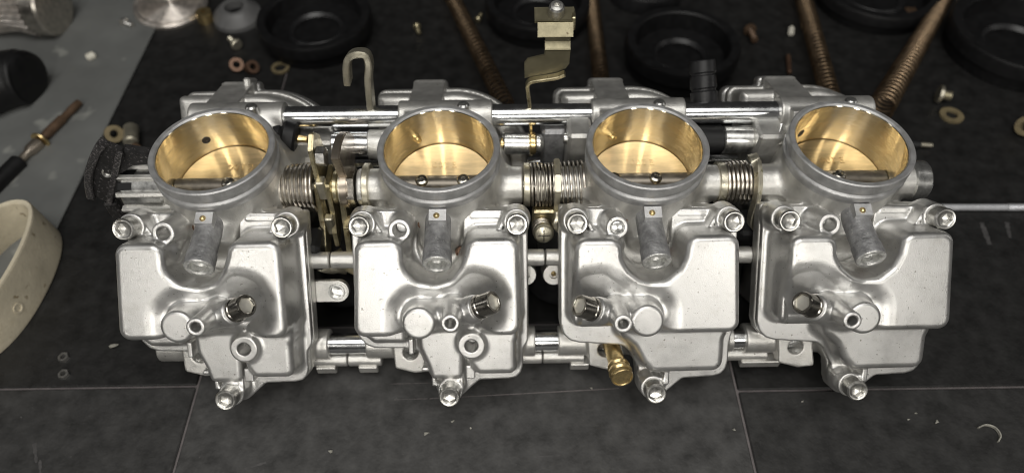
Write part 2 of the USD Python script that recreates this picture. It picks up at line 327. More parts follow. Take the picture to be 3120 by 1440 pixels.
STEP = {'A': [(9,-63),(29.6,-63),(29.4,-72.6),(28.8,-74),(28.8,-85.4),(27.2,-87.2),(13.6,-87.2),(10.6,-83)],
        'B': [(30.6,-63),(30.0,-72.4),(29.0,-74),(28.8,-85.4),(27,-87.2),(1.0,-87.6),(-2.4,-83.4),(-5.8,-77.2),(-11,-72.6),(-12,-63)]}
LUGS = [(-28.5, -27.8), (29.3, -27.8), (2.6, -95.1)]
TOWER = {'A': (-6.5, -61), 'B': (-4.25, -61.3)}
SPOUT = {'A': (5.9, -56.9), 'B': (-15.2, -57.9)}
SCREW = {'A': ((15.0, -54.9, 30.2), (20.75, -51.8, 33.6)), 'B': ((-23.8, -56.3, 30.2), (-29.6, -53.6, 33.6))}
def bowl_mesh(k, h=.5):
    g = Grid((-39, -106, -1), (39, -20.5, 44.5), h)
    top = 22.2 - (g.v + 33) * .03
    fl = g.rise(g.poly(FLANGE[k], 3.0), 3.3, .6, 0.6)
    main = g.rise(g.poly(MAIN[k], 4.6), top, 2.3, 0.15, draft=.055, ref=17)
    rec = np.maximum(g.rise(g.poly(REC[k], 3) + 1.8, 60, .5, -50, draft=-.72, ref=15), 15.0 + np.clip((g.v + 64) * .42, 0, 9) - g.w)
    main = smax(main, -rec, 5.5)
    d = smin(fl, main, 2.0)
    if k == 'A':
        d = smin(d, g.rise(g.poly(STEP['A'], 3.2), 14.2, 2.4, .15, .10, 13), 2.4)
        d = smin(d, g.rise(g.poly([(-10,-63),(8.5,-63),(7.6,-90),(-4.6,-90),(-6.2,-84),(-9.0,-77.4)], 1.8), 11.0, 1.8, .15, .10, 9), 2.2)
        d = smin(d, g.rise(g.poly([(-31.4,-63),(-14,-63),(-14,-75.4),(-26.6,-75.4),(-31.0,-71.8)], 2), 10.5, 2, .15, .1, 8), 1.8)
        d = smin(d, g.cyl((11.56, -74.4, 1), (11.56, -74.4, 16.6), 6.0, 5.2, .5), 2.4)
        for lo, hi in (((-8.6,-87.6,3),(-2.4,-86,8.6)), ((9.0,-89.6,3),(12.6,-84,12)), ((-13.4,-80.4,0.3),(-11.4,-74,9)), ((6,-94,2),(7.8,-89,10)), ((-5,-94.5,2),(-3.4,-91,7))):
            d = smin(d, g.box(lo, hi, .4), .6)
    else:
        d = smin(d, g.rise(g.poly(STEP['B'], 4.2), 14.2, 2.6, .15, .10, 13), 2.6)
        d = smin(d, g.box((6.6, -93.5, 2), (8.8, -86, 11), .4), .7); d = smin(d, g.box((-2.2, -96, 2), (-.4, -92, 7.6), .4), .7)
    t, sp, (s0, s1) = TOWER[k], SPOUT[k], SCREW[k]
    d = smin(d, g.cyl((*t, 4), (*t, 29.5), 7.2, 6.0, 1.3), 4.5)
    a = np.array(s0); ax = (np.array(s1) - a) / np.linalg.norm(np.array(s1) - a)
    d = smin(d, g.cap((t[0] * .8 + a[0] * .2, t[1], 19.5), a - ax * 3, 4.8), 3.6)
    d = smin(d, g.cyl(a - ax * 4, a - ax * .3, 4.9, None, .4), 1.2)
    d = smin(d, g.cyl((*sp, 20), (*sp, 42), 3.9, 3.25, .5), 1.8)
    for i, (u, v) in enumerate(LUGS):
        d = smin(d, g.cyl((u, v, .3), (u, v, 10.5), 5.5, 4.9, .5), 2.2)
    d = smin(d, g.cyl((-13.8, -29.3, .2), (-13.8, -29.3, 17), 5.0, 4.15, .4), 1.6)
    d = smin(d, g.cap((-13.6, -31, 2), (-13.2, -37, 12), 3.0), 2.6)
    for q in (((-25.6,-24.6,9.6),(-21.6,-32.4,9.0)), ((25.9,-24.6,9.6),(21.9,-32.4,9.0))):
        d = smin(d, np.maximum(g.cap((q[0][0], q[0][1], 0), (q[1][0], q[1][1], 0), .7) * 0 + g.rise(g.poly(Polygon(shapely.LineString([q[0][:2], q[1][:2]]).buffer(.7).exterior.coords).exterior.coords), 9.6, .4, .2), .2 - g.w), .8)
    # raised pads on the flange beside the bolts
    d = smin(d, g.rise(g.poly([(11.5,-25.3),(24,-25.5),(23.6,-27.6),(11.5,-27.4)], .6), 3.5, .2), .3)
    d = smax(d, -g.rise(g.poly(UCUT[k], 2) + 1.3, 60, .2, -50), .5)
    holes = [((-13.8,-29.3,8),(-13.8,-29.3,20),2.35), ((*sp,30),(*sp,45),1.65)]
    if k == 'A': holes.append(((11.56,-74.4,6),(11.56,-74.4,20),2.4))
    for p, q, r in holes: d = smax(d, -g.cyl(p, q, r), .35)
    # coarse hand-finished unevenness of a die casting
    return g.mesh(d)
def body_mesh(h=.62):
    g = Grid((-37, -101, -82), (42, 28, 13), h)
    sb, cb = F4(math.sin(BETA)), F4(math.cos(BETA))
    y, z = g.v * cb - g.w * sb, g.v * sb + g.w * cb
    rad = np.sqrt(g.u ** 2 + y ** 2)
    def inv(P): P = np.asarray(P, float); return (P[0], P @ VV, P @ NN)
    d = np.maximum(np.maximum(rad - 22.6, z + 8.0), -86.5 - z)
    d = smin(d, np.maximum(np.maximum(rad - (22.6 + 3.6 * np.clip((-60 - z) / 14, 0, 1)), z + 60), -87.5 - z), 2)
    oA, oB = Polygon(FLANGE['A']), Polygon(FLANGE['B'])
    fo = oA.intersection(oB).buffer(.3)
    fl = g.rise(g.poly(list(fo.exterior.coords), 1), -.15, .4, -6)
    d = smin(d, fl, 2.0)
    d = smin(d, g.rise(g.poly([(-29,-26),(29,-26),(29,-76),(24,-88),(2,-92),(-8,-80),(-26,-77)], 3), -4, 1, -24), 2.5)
    d = smin(d, g.cyl(inv((-34, 0, -22.5)), inv((32.3, 0, -22.5)), 7.4, None, .4), 4.5)
    d = smin(d, g.cyl(inv((-18.5, 29, -10.9)), inv((20.3, 29, -10.9)), 6.5, None, .5), 3)
    d = smin(d, g.cap(inv((-14, 24, -20)), inv((14, 24, -20)), 6), 4)
    d = smin(d, g.cyl((-33.5, -83, -12), (37, -83, -12), 6.3, None, .5), 2.5)
    # diaphragm chamber at the back: barrel, two lips, lug
    d = smin(d, g.cyl((3, -13, -60), (3, -13, -14), 27, 22, 1), 5)
    P0 = Point(3, -13).buffer(35, 48).union(shapely.box(-32, -18, 0, 21.6).buffer(-4).buffer(4)).intersection(shapely.box(-33, -44, 39, 26))
    p3 = g.poly(list(P0.exterior.coords), 1.2)
    P = P0.union(shapely.box(-15.6, 10, -.8, 25.9).buffer(-2).buffer(2))
    P = P.intersection(shapely.box(-33, -44, 39, 26))
    p2 = g.poly(list(P.exterior.coords), 1.2)
    d = smin(d, g.rise(p2 + .2, -54, 1.5, -58.2), .8)
    d = smin(d, g.rise(p2 + 3.6, -56, .4, -63), .5)
    d = smin(d, g.rise(p3 + 2.0, -41, 3.5, -58), .8)
    web = np.maximum(np.abs(g.u + 8.2) - 7.0, g.v - (25.0 - np.clip((g.w + 55) / 35, 0, 1.1) * 14.0))
    web = np.maximum(np.maximum(web, -8 - g.v), np.maximum(-58 - g.w, g.w + 20))
    d = smin(d, web, 1.0)
    # throat bulge under the mixture tower
    d = smin(d, g.cyl((-.3, -24, -4), (-.1, -38, 5), 9.2, 7.5, 1.5), 3)
    d = smin(d, g.cyl((-10.5, -26, -4), (-10.5, -26, 4.2), 2.6, None, .4), 1)
    # ear with a hole below the bowl, left
    ear = g.rise(g.poly([(-22,-78),(-8,-78),(-6,-92.6),(-13,-93.2),(-21,-91)], 1), -3.2, .6, -9)
    d = smin(d, ear, 1.2)
    # ear block beside the spigot at the left back
    d = smin(d, g.box(inv((-30, 0, 0))[:1] + (0, -58), (-20, 16, -22), 1), 2) if False else d
    d = smax(d, -np.maximum(np.maximum(rad - 21.0, -55 - z), z - 20), .2)
    d = smax(d, -g.cyl((-14.4, -84.2, -12), (-14.4, -84.2, 3), 3.1), .4)
    return g.mesh(d), g.mesh(smax(g.rise(p2, -62, 1.7, -68), p2 + 0 * g.w, .0))
MARKX = [0.9, -1.2, 0.4, 0.9]
PORT = [(121.5, -12.5)] * 4
BOWL = {k: bowl_mesh(k, .43) for k in 'AB'}
BODY, COVER = body_mesh()
def placed(g, x):
    return Bs(g[0]) + [x, 0, 0], g[1], Bs(g[2])

# ------------------------------------------------------------------ the carburetor bank
bank = Thing('carburetor_bank', (36, -10, -BENCH), 'bank of four silver alloy carburetors joined by chrome rods, standing on black tiles', 'carburetor')
def cap_screw(o, d, r=4.1, hh=6.0, ph=0.0):
    hx = hexr(2.3, ph)
    prof = [(0, -.5), (r - .1, -.5), (r - .1, 0), (r, .15), (r, hh - .7), (r - .5, hh), (2.95, hh), (hx, hh - .35), (hx, hh - 2.2), (1.2, hh - 2.5), (0, hh - 2.6)]
    return lathe(prof, o, d, 48)
def lettering(text, o, d, r, a0, h=1.05):
    """Small raised letters round a screw head."""
    x, y, z = frame(d); out = []
    for i, ch in enumerate(text):
        a = a0 - i * .36; m_ = meshkit.text_mesh(ch, h, .12, bold=True); v = np.array(m_.vertices)
        v[:, 0] -= v[:, 0].mean(); v[:, 1] -= h / 2
        er = math.cos(a) * x + math.sin(a) * y; et = math.sin(a) * x - math.cos(a) * y
        out.append((np.asarray(o) + er * r + v[:, :1] * et + v[:, 1:2] * er + v[:, 2:] * z, np.array(m_.faces)))
    return join(*out)
def Bs2(u, v, w):
    g = box((u - 1.5, v - 9, w - 6), (u + 1.5, v + 8.4, w + 5), .8); return Bs(g[0]) + [X[0], 0, 0], g[1]
WHICH = ['leftmost carburetor, beside the black bracket', 'second carburetor from the left, with a hole through the boss of its bowl', 'third carburetor from the left, with the brass pipe below its bowl', 'rightmost carburetor']
for c, x in enumerate(X):
    k = 'AABB'[c]; O = np.array([x, 0, 0])
    cb = bank.put('carburetor', placed(BODY, x), 'body_alloy', label=WHICH[c])
    bank.put('top_cover', placed(COVER, x), 'cast_alloy', cb)
    bw = bank.put('float_bowl', placed(BOWL[k], x), 'cast_alloy', cb)
    # spigot: chamfered rim, hose groove, shoulder, cone
    prof = [(20.78, -.9), (21.3, -.15), (21.7, 0), (23.0, 0), (23.45, -.45), (23.5, -3.6), (23.1, -4.1), (22.6, -4.5), (22.55, -6.0), (23.2, -6.6), (23.55, -7.1), (23.45, -8.6), (22.9, -9.4), (22.2, -12.5), (22.2, -16), (21.0, -16)]
    bank.put('spigot', lathe(prof, O, n=96), 'spigot_alloy', cb, smooth=40)
    bank.put('bore', lathe([(20.85, -52), (20.75, -22), (20.75, -.9), (20.95, -.6)], O, n=96), 'bore_gold', cb)
    # butterfly, its shaft and screws
    tilt = math.radians(8.0)
    pe = np.array([0, math.cos(tilt), math.sin(tilt)]); pc = O + [0, 0, -22.2]; pn = np.array([0, -math.sin(tilt), math.cos(tilt)])
    tp = bank.put('throttle_plate', plate(Point(0, 0).buffer(20.6, 64), pc - pn * .7, (1, 0, 0), pe, 1.4, .15), 'plate_brass', cb)
    tx = meshkit.text_mesh('E 100', 2.7, .22, bold=True); v = np.array(tx.vertices); v[:, 0] -= v[:, 0].mean()
    ex = -np.array([1.0, 0, 0]); ey = -pe
    bank.put('embossed_mark', (pc + pn * .72 + pe * 11.2 + np.array([MARKX[c], 0, 0]) + v[:, :1] * ex + v[:, 1:2] * ey + v[:, 2:] * pn, np.array(tx.faces)), 'plate_brass', cb)
    bank.put('throttle_shaft', rod(O + [-20.6, -.8, -21.2], O + [20.6, -.8, -21.2], 4.0), 'shaft_steel', cb)
    for sx in ((1.0,) if c in (0, 3) else (-8.0, 8.5) if c == 1 else (5.5, -11)):
        so = O + [sx, -1.6, -17.6]
        bank.put('plate_screw', lathe([(2.6, -1), (2.6, .5), (2.1, 1.1), (1.2, 1.35), (.9, .9), (0, .9)], so, (0, -.25, 1), 24), 'screw_dark', cb)
    # little nozzle or port in the far wall of the bore
    a = math.radians(PORT[c][0])
    if c in (1, 2):
        w0 = O + [20.9 * math.cos(a), 20.9 * math.sin(a), PORT[c][1]]
        bank.put('vacuum_nipple', lathe([(1.5, -1), (1.5, 1.0), (1.1, 1.2), (1.1, 2.4), (.5, 2.6), (0, 2.4)], w0, -np.array([math.cos(a), math.sin(a), 0]), 20), 'brass', cb)
    else:
        a = math.radians(PORT[c][0])
        w0 = O + [20.68 * math.cos(a), 20.68 * math.sin(a), PORT[c][1]]; dr = np.array([math.cos(a), math.sin(a), 0])
        bank.put('vacuum_port', lathe([(1.75, 0), (1.65, .1), (1.5, .06), (0, .05)], w0, -dr, 24), 'black_paint', cb)  # black disc on the bore wall stands for the dark of the hole
    # bolts of the float bowl
    for i, (u, v) in enumerate(LUGS):
        o = O + B(u, v, 10.55)
        sc = bank.put('cap_screw', cap_screw(o, NN, ph=.3 * i + c), 'screw_steel', bw if False else cb)
    s0, s1 = (np.array(q) for q in SCREW[k]); a0, a1 = O + B(*s0), O + B(*s1)
    dd = a1 - a0; L = np.linalg.norm(dd)
    hx = hexr(2.65, c * .5)
    bank.put('drain_screw', lathe([(3.1, -2), (3.1, .2), (4.2, .25), (4.35, .5), (4.35, 1.6), (4.05, 1.9), (4.05, L - .5), (3.8, L), (3.1, L), (hx, L - .3), (hx, L - 1.8)], a0, dd, 48), 'screw_dark', cb)
    bank.put('hex_socket', lathe([(hexr(2.58, c * .5), L - .35), (hexr(2.5, c * .5), L - 1.1), (1.6, L - 1.25), (0, L - 1.3)], a0, dd, 48), 'socket_steel', cb)
    # mixture screw tower in the notch of the bowl
    p0, p1 = O + B(-.45, -26.6, 5.6), O + B(0.05, -41.4, 21.8)
    ld = p1 - p0; L = np.linalg.norm(ld); up = np.array([1.0, 0, 0])
    mx = bank.put('mixture_tower', lathe([(0, -1.5), (3.6, -1.5), (4.9, 0), (5.0, L - 6.4), (5.35, L - 6.0), (5.4, L - .7), (5.25, L - .3)], p0, ld, 40), 'dark_alloy', cb)
    bank.put('tower_mouth', lathe([(5.25, L - .3), (4.9, L), (3.9, L), (3.5, L - .4), (3.1, L - 3), (2.2, L - 3.8), (0, L - 4)], p0, ld, 40), 'mouth_alloy', cb)
    bank.put('tower_foot', box((-3.4, -6, -4), (3.4, 3, 2.6), 1.2) if False else (Bs(np.array(trimesh.convex.convex_hull(np.array([(s * 3.2, v, w) for s in (-1, 1) for v, w in ((-22.4, 7), (-22.4, 12.0), (-26.2, 14.4), (-29, 12), (-29, 4))])).vertices)) + O, np.array(trimesh.convex.convex_hull(np.array([(s * 3.2, v, w) for s in (-1, 1) for v, w in ((-22.4, 7), (-22.4, 12.0), (-26.2, 14.4), (-29, 12), (-29, 4))])).faces)), 'spigot_alloy', cb, smooth=False)
    bp = O + B(-.4, -24.6, 13.3)
    bank.put('brass_plug', lathe([(1.25, -.6), (1.2, .1), (.95, .55), (.5, .85), (0, .95)], bp, VV * .45 + NN * .9, 20), 'brass', cb)
    # stud behind the rim
    st = O + [8.6, 25.4, -3.4] if c else O + [8.9, 25.2, -3.0]
    bank.put('vacuum_plug', lathe([(2.5, -5), (2.5, 1.2), (1.9, 2.0), (1.0, 2.3), (0, 2.35)], st, (0, .2, 1), 24), 'machined_alloy', cb)
    # copper-coloured passage ends inside the notch
    for (u, v, w), r in (((-6.9, -29.5, 4.4), 1.7), ((7.4, -41.0, 2.4), 2.0)):
        bank.put('jet_plug', lathe([(r, -3), (r, 0), (r * .7, .15), (r * .6, -.3), (0, -.3)], O + B(u, v, w), NN, 20), 'copper', cb)
    if c == 0:
        bank.put('lug_post', Bs2(-3.4, 19, -57), 'body_alloy', cb)
    if c == 2:   # blanked pilot tube
        bank.put('blanking_plug', lathe([(2.3, -3), (2.3, -.4), (1.8, -.1), (0, 0)], O + B(-13.8, -29.3, 16.9), NN, 24), 'machined_alloy', cb)

# rods that tie the four together
bank.put('chrome_rod', rod((-100, 29, -10.9), (172, 29, -10.9), 4.6, 40), 'chrome', label='upper chrome tie rod behind the spigots')
lr = B(0, -83, -12)
bank.put('chrome_rod', rod(lr + [-116, 0, 0], lr + [190, 0, 0], 4.4, 40), 'chrome', label='lower chrome tie rod behind the float bowls')
bank.put('choke_rod', rod((-64, 27, -37), (150, 27, -37), 2.1, 24), 'chrome')
fp = B(0, -45.5, -6)
for a, b, m_ in ((-57, -45.4, 0), (-44.9, -33, 0), (32, 40.6, 0), (41.1, 48, 0), (114, 124, 0), (124.4, 130, 0)):
    bank.put('fuel_pipe', rod(fp + [a, 0, 0], fp + [b, 0, 0], 3.4, 28), 'body_alloy')
tb = B(0, -90.8, -14)
for a, b in ((-60, -42.6), (-42.2, -28), (28, 40), (40.4, 58), (110, 136)):
    bank.put('vent_pipe', rod(tb + [a, 0, 0], tb + [b, 0, 0], 2.9, 24), 'body_alloy')
for a, b in ((-56, -47.6), (-38, -30), (52, 60), (125, 142)):
    bank.put('vent_pipe_collar', box(tb + [a, -4, -5.0], tb + [b, 4, -.5]), 'body_alloy')
for x0, x1, r in ((-57.5, -54.6, 6.6), (117.5, 120, 5.6)):
    bank.put('rod_collar', rod(lr + [x0, 0, 0], lr + [x1, 0, 0], r, 32), 'body_alloy')
# bracket with a threaded hole between the first two bowls
P = shapely.union_all([shapely.box(-58, -63.3, -43.5, -54.6), Point(-43.6, -58.95).buffer(4.4, 24)]).difference(Point(-44, -59).buffer(2.5, 24))
bank.put('bracket', plate(P, B(0, 0, -11), (1, 0, 0), VV, 4.0, .5), 'body_alloy')
bank.put('bracket_bush', lathe([(0, 1.2), (2.5, 1.4), (2.5, 4.4), (3.2, 4.4), (3.4, 4.0), (3.4, 0)], B(-44, -59, -11), NN, 32), 'machined_alloy')
# dark rubber-lipped diaphragm pots seen between the bowls
for x0 in (-50, 50, 121):
    bank.put('inner_housing', lathe([(0, 0), (15, 0), (16, 1.5), (15, 6), (12, 16), (11, 30), (0, 30)], (x0, -2, -84), (0, -.12, 1), 40), 'black_plastic')
for u, v in ((33.5, -57), (45.6, -57)):
    bk = bank.put('jet_boss', lathe([(5.0, -12), (4.8, -2), (4.4, 0), (1.9, 0), (1.9, -2), (0, -2)], B(u, v, -22), NN, 32), 'body_alloy')
    bank.put('brass_jet', lathe([(1.2, -3), (1.1, .2), (0, .6)], B(u, v, -23.5), NN, 16), 'brass', bk)
# black rubber block below the linkage, and the one beside the last bowl
bank.put('rubber_block', box((-57, -24, -48), (-49, -12, -32), 1.6), 'black_rubber')
bank.put('rubber_block', box((121.5, -16, -56), (130, -2, -36), 1.4), 'black_plastic')

# throttle shaft hardware, from left to right (axis y = 0, z = -22.5)
AX = np.array([0.0, 0.0, -22.5])
def ring(x0, x1, r, ri=0.0, n=40, ch=.3):
    return lathe([(ri, 0), (r - ch, 0), (r, ch), (r, x1 - x0 - ch), (r - ch, x1 - x0), (ri, x1 - x0)], AX + [x0, 0, 0], (1, 0, 0), n)
bank.put('throttle_spindle', rod(AX + [-125, 0, 0], AX + [190, 0, 0], 3.9, 24), 'dark_steel')
AX1 = AX + [1.6, 0, 0]
def ring1(x0, x1, r, **k): return ring(x0 + 1.6, x1 + 1.6, r, **k)
bank.put('return_spring', coil(AX1 + [-65.5, 0, 0], AX1 + [-52.6, 0, 0], 8.6, 9.6, 7.6, .86), 'spring_steel', label='thick return spring beside the leftmost carburetor')
bank.put('spring_leg', tube([AX1 + [-65, -9, -6], AX1 + [-67, -10.5, -8.5], AX1 + [-70, -10.8, -9.5]], .8), 'spring_steel')
bank.put('spring_sleeve', ring1(-66, -53, 6.6), 'machined_alloy')
# cable quadrant: a big tan disc sector and two zinc lever plates
th = np.linspace(math.radians(8), math.radians(104), 30)
sec = Polygon([(0, -3)] + [(22.3 * math.cos(t), 22.3 * math.sin(t)) for t in th])
sec = sec.union(Point(0, 0).buffer(8.5))
bank.put('cable_quadrant', plate(sec, AX1 + [-42.2, 0, 0], (0, 1, 0), (0, 0, 1), 3.4, .5), 'zinc_tan')
lev = Polygon([(-6, -8), (5, -9), (9, 4), (8, 20), (3, 25.5), (-2, 23), (-4, 10)]).buffer(1.5)
bank.put('lever_plate', plate(lev, AX1 + [-50.6, 0, 0], (0, 1, 0), (0, 0, 1), 1.9, .4), 'zinc')
lev2 = Polygon([(-4, 5), (4, 2), (2, -10), (-6, -20), (-15, -25), (-17, -20), (-10, -12), (-7, -4)]).buffer(1.6)
bank.put('lever_plate', plate(lev2, AX1 + [-52.2, 0, 0], (0, 1, 0), (0, 0, 1), 2.0, .4), 'zinc')
lev3 = Polygon([(-5, 6), (5, 6), (4, -8), (-4, -17), (-13, -20), (-12, -14), (-7, -6)]).buffer(1.5)
bank.put('lever_plate', plate(lev3, AX1 + [-47.4, 0, 0], (0, 1, 0), (0, 0, 1), 1.8, .4), 'zinc')
hk = [AX1 + q for q in ([-53.5, -13, -17], [-55, -17, -21], [-54, -20, -25], [-50.5, -20, -28], [-47, -19, -29], [-44, -18, -31.5])]
bank.put('lever_hook', tube(smoothpath(hk), 1, flat=(1.8, 5.0, (.2, .6, .8))), 'zinc_pale')
bank.put('hook_tip', tube(smoothpath([AX1 + q for q in ([-47.4, -15, -23], [-45, -17, -28], [-41.5, -18, -32], [-38.5, -18, -33.5])]), 1, flat=(1.6, 4.4, (.2, .5, .8))), 'zinc')
bank.put('lever_tab', box(AX1 + [-50.2, -8, 1], AX1 + [-46.6, -3.6, 11], .6), 'zinc_pale')
bank.put('lever_tab', box(AX1 + [-49.6, -12, -16], AX1 + [-46, -8.6, -6], .6), 'zinc_pale')
bank.put('pivot_nut', lathe([(0, 0), (3.2, 0), (hexr(3.4), .3), (hexr(3.4), 3.4), (3.0, 3.8), (0, 3.8)], AX1 + [-48.4, -1.5, 19.2], (1, 0, 0), 36), 'screw_steel')
bank.put('shaft_washer', ring1(-45.4, -43.4, 6.8), 'zinc')
bank.put('shaft_washer', ring1(-42.9, -41.6, 7.8), 'zinc_pale')
bank.put('shaft_nut', lathe([(0, 0), (7, 0), (hexr(7.4, .2), .5), (hexr(7.4, .2), 4.6), (6.6, 5.2), (0, 5.2)], AX1 + [-41.2, 0, 0], (1, 0, 0), 36), 'dark_steel')
bank.put('shaft_washer', ring1(-35.7, -34.5, 5.6), 'machined_alloy')
bank.put('shaft_collar', ring1(-33.2, -30.6, 9.6, n=48), 'zinc_pale')
bank.put('collar_arm', tube(smoothpath([AX1 + q for q in ([-31.9, -7, -6], [-32.4, -9.4, -8.6], [-36, -10.4, -9.8], [-42, -10.4, -10])]), 1, flat=(1.6, 6.0, (0, 1, .2))), 'zinc')
bank.put('quadrant_hub', ring1(-47, -36, 6.0), 'zinc')
bank.put('dark_lever', plate(Polygon([(-3, 4), (4, 2), (-2, -14), (-10, -25), (-14, -24), (-9, -12)]).buffer(2), AX1 + [-43, 0, 0], (0, 1, 0), (0, 0, 1), 2.2, .4), 'zinc')
# between the second and third
bank.put('shaft_collar', ring(32.6, 35.2, 8.9, n=48), 'zinc_pale')
bank.put('sync_spring', coil(AX + [35.4, 0, 0], AX + [44.8, 0, 0], 8.5, 8.5, 6.5, .52), 'spring_steel')
bank.put('white_bush', rod(AX + [37.6, -1.5, 1], AX + [41.4, -1.5, 1], 6.2), 'white_plastic')
sp_ = Polygon([(-9.6, -9), (-9.4, 6), (-4, 10), (5, 10), (9, 4), (9, -8), (3, -14), (-8, -15)])
bank.put('sync_plate', plate(sp_, AX + [44.8, 0, 0], (0, 1, 0), (0, 0, 1), 2.4, .4), 'zinc_pale')
bank.put('sync_plate_foot', tube(smoothpath([AX + q for q in ([46, -9, -6], [46, -11.6, -9], [47.5, -12.6, -11], [51, -12.8, -11.6])]), 1, flat=(2.2, 6, (0, 1, .3))), 'zinc_pale')
bank.put('loose_spring', coil(AX + [47.6, 0, 0], AX + [57.0, 0, .6], 9.0, 9.0, 5.4, .52), 'spring_steel', label='loose open spring between the second and third carburetors')
bank.put('spring_leg', tube(smoothpath([AX + q for q in ([51, -10, -4], [53, -11.6, -7], [57, -11, -9], [56, -9, -4])]), .5), 'spring_steel')
sb0 = np.array([40.2, -8.5, -38.0]); sdir = NN * .75 + np.array([0, -.2, -.1])
bank.put('sync_bracket', box((36.2, -8, -42), (47.6, -4.5, -30), .8), 'zinc')
bank.put('screw_spring', coil(sb0, sb0 + sdir * 8, 3.7, 3.7, 4.2, .55), 'spring_steel')
x_, y_, z_ = frame(sdir)
ss = bank.put('sync_screw', lathe([(2, -6), (2, 6.5), (3.9, 6.6), (4.2, 7.0), (4.2, 8.4), (3.4, 9.6), (1.8, 10.2), (0, 10.4)], sb0 + [.4, 0, 0], sdir, 36), 'zinc_pale')
for a_, b_ in ((x_, y_), (y_, x_)):
    bank.put('cross_slot', join((lambda g: g)(tube([sb0 + [.4, 0, 0] + z_ * 10.15 - a_ * 2.4, sb0 + [.4, 0, 0] + z_ * 10.45, sb0 + [.4, 0, 0] + z_ * 10.15 + a_ * 2.4], 1, flat=(.5, .9, z_)))), 'dark_steel', ss)
AX3 = AX - [2.4, 0, 0]
def ring3(x0, x1, r, **k): return ring(x0 - 2.4, x1 - 2.4, r, **k)
# between the third and fourth
bank.put('shaft_collar', ring3(113.2, 116.2, 8.5, n=48), 'zinc_pale')
bank.put('return_spring', coil(AX3 + [116.2, 0, 0], AX3 + [125.6, 0, 0], 8.1, 8.3, 5.6, .75), 'spring_steel', label='return spring beside the rightmost carburetor')
bank.put('spring_sleeve', ring3(116.2, 125, 6.6), 'dark_steel')
bank.put('strap', tube(smoothpath([AX3 + q for q in ([127, 5, 10.2], [127, -2, 11.4], [127.2, -8, 7.4], [127.3, -11, 1], [127.3, -12, -6], [128, -13, -11], [131, -13.4, -13.4], [134.5, -13, -13.6])]), 1, flat=(2.0, 3.8, (0.2, -1, .3))), 'zinc_pale')
bank.put('ring_ear', lathe([(1.9, -1.2), (5.0, -1.2), (5.4, -.8), (5.4, .8), (5.0, 1.2), (1.9, 1.2), (1.7, .4), (0, .3)], (139.5, -6.6, -27.0), (-.72, -.35, .6), 32), 'body_alloy')
# end bosses
bank.put('shaft_end_cap', ring(189, 196.4, 8.0, n=48, ch=.9), 'machined_alloy')
lb = bank.put('shaft_boss', ring(-126.5, -110, 8.6, n=48, ch=.8), 'machined_alloy', label='ribbed boss on the left end of the throttle shaft')
for a in (35, 78, 121, 164, -10):
    r_ = math.radians(a); dv = np.array([0, -math.cos(r_), math.sin(r_)])
    bank.put('boss_rib', tube([AX + [-127, 0, 0] + dv * 9.0, AX + [-119, 0, 0] + dv * 9.2, AX + [-108, 0, 0] + dv * 8.6], 1, flat=(2.0, 2.6, dv)), 'body_alloy', lb)
for a in (56, 99):
    r_ = math.radians(a); dv = np.array([0, -math.cos(r_), math.sin(r_)])
    bank.put('boss_slot', tube([AX + [-126.7, 0, 0] + dv * 8.5, AX + [-121.5, 0, 0] + dv * 8.5], 1, flat=(3.0, .9, dv)), 'black_rubber', lb)  # black strips laid on the boss paint the dark inside its slots
# cable bracket on the left end: black painted plate with a rolled worn edge, a fold, a threaded hole
def bs(q): return (q[0] + 2.6, q[1] * .93 + .6) if len(q) == 2 else (q[0] + 2.6, q[1], q[2] * .93 + .6)
def flat_xz(pts, y, th, ch=.3): return plate(Polygon([bs(q) for q in pts]).buffer(-.8).buffer(.8), (0, y, 0), (1, 0, 0), (0, 0, 1), th, ch)
cbp = bank.put('cable_bracket', flat_xz([(-127.0, 5.0), (-124.2, 2.6), (-121.8, .5), (-122.6, -4), (-127, -10), (-131.8, -17.5), (-136, -25), (-139.3, -31.4), (-143.6, -27.4), (-141.8, -18), (-137.8, -8), (-132, 0)], 0.6, 2.6), 'black_paint', label='black worn cable bracket at the left end')
bank.put('rolled_edge', tube(smoothpath([bs(q) for q in [(-144.4, -1.6, -26.2), (-142.0, -1.6, -18.6), (-138.6, -1.6, -11), (-134.6, -1.6, -4.6), (-130.8, -1.4, .8), (-127.4, -1, 4.4)]]), 1, flat=(3.0, 4.6, (0, 1, 0))), 'worn_paint', cbp)
bank.put('bracket_fold', tube(smoothpath([bs(q) for q in [(-139.0, -2.4, -30.6), (-134.6, -2.4, -22), (-129.8, -2.4, -13), (-125.4, -2.4, -5), (-122.6, -2.2, .2)]]), 1, flat=(2.2, 1.3, (0, 1, 0))), 'worn_paint', cbp)
bank.put('bracket_wing', flat_xz([(-122.5, -.6), (-113.5, -3), (-112.5, -8.6), (-122, -9.6), (-128, -14), (-131.6, -19), (-130, -15)], 3.4, 4.0), 'black_paint', cbp)
bank.put('bracket_foot', box((-140.2, -2, -39), (-134.8, 2.4, -29), .8), 'black_paint', cbp)
bank.put('threaded_hole', lathe([(2.1, -.3), (2.0, .2), (1.7, .3), (1.4, .0), (1.6, -.3), (1.2, -.7), (0, -.8)], (-129.4, -2.2, -10.2), (.25, -1, .55), 24), 'screw_steel', cbp)

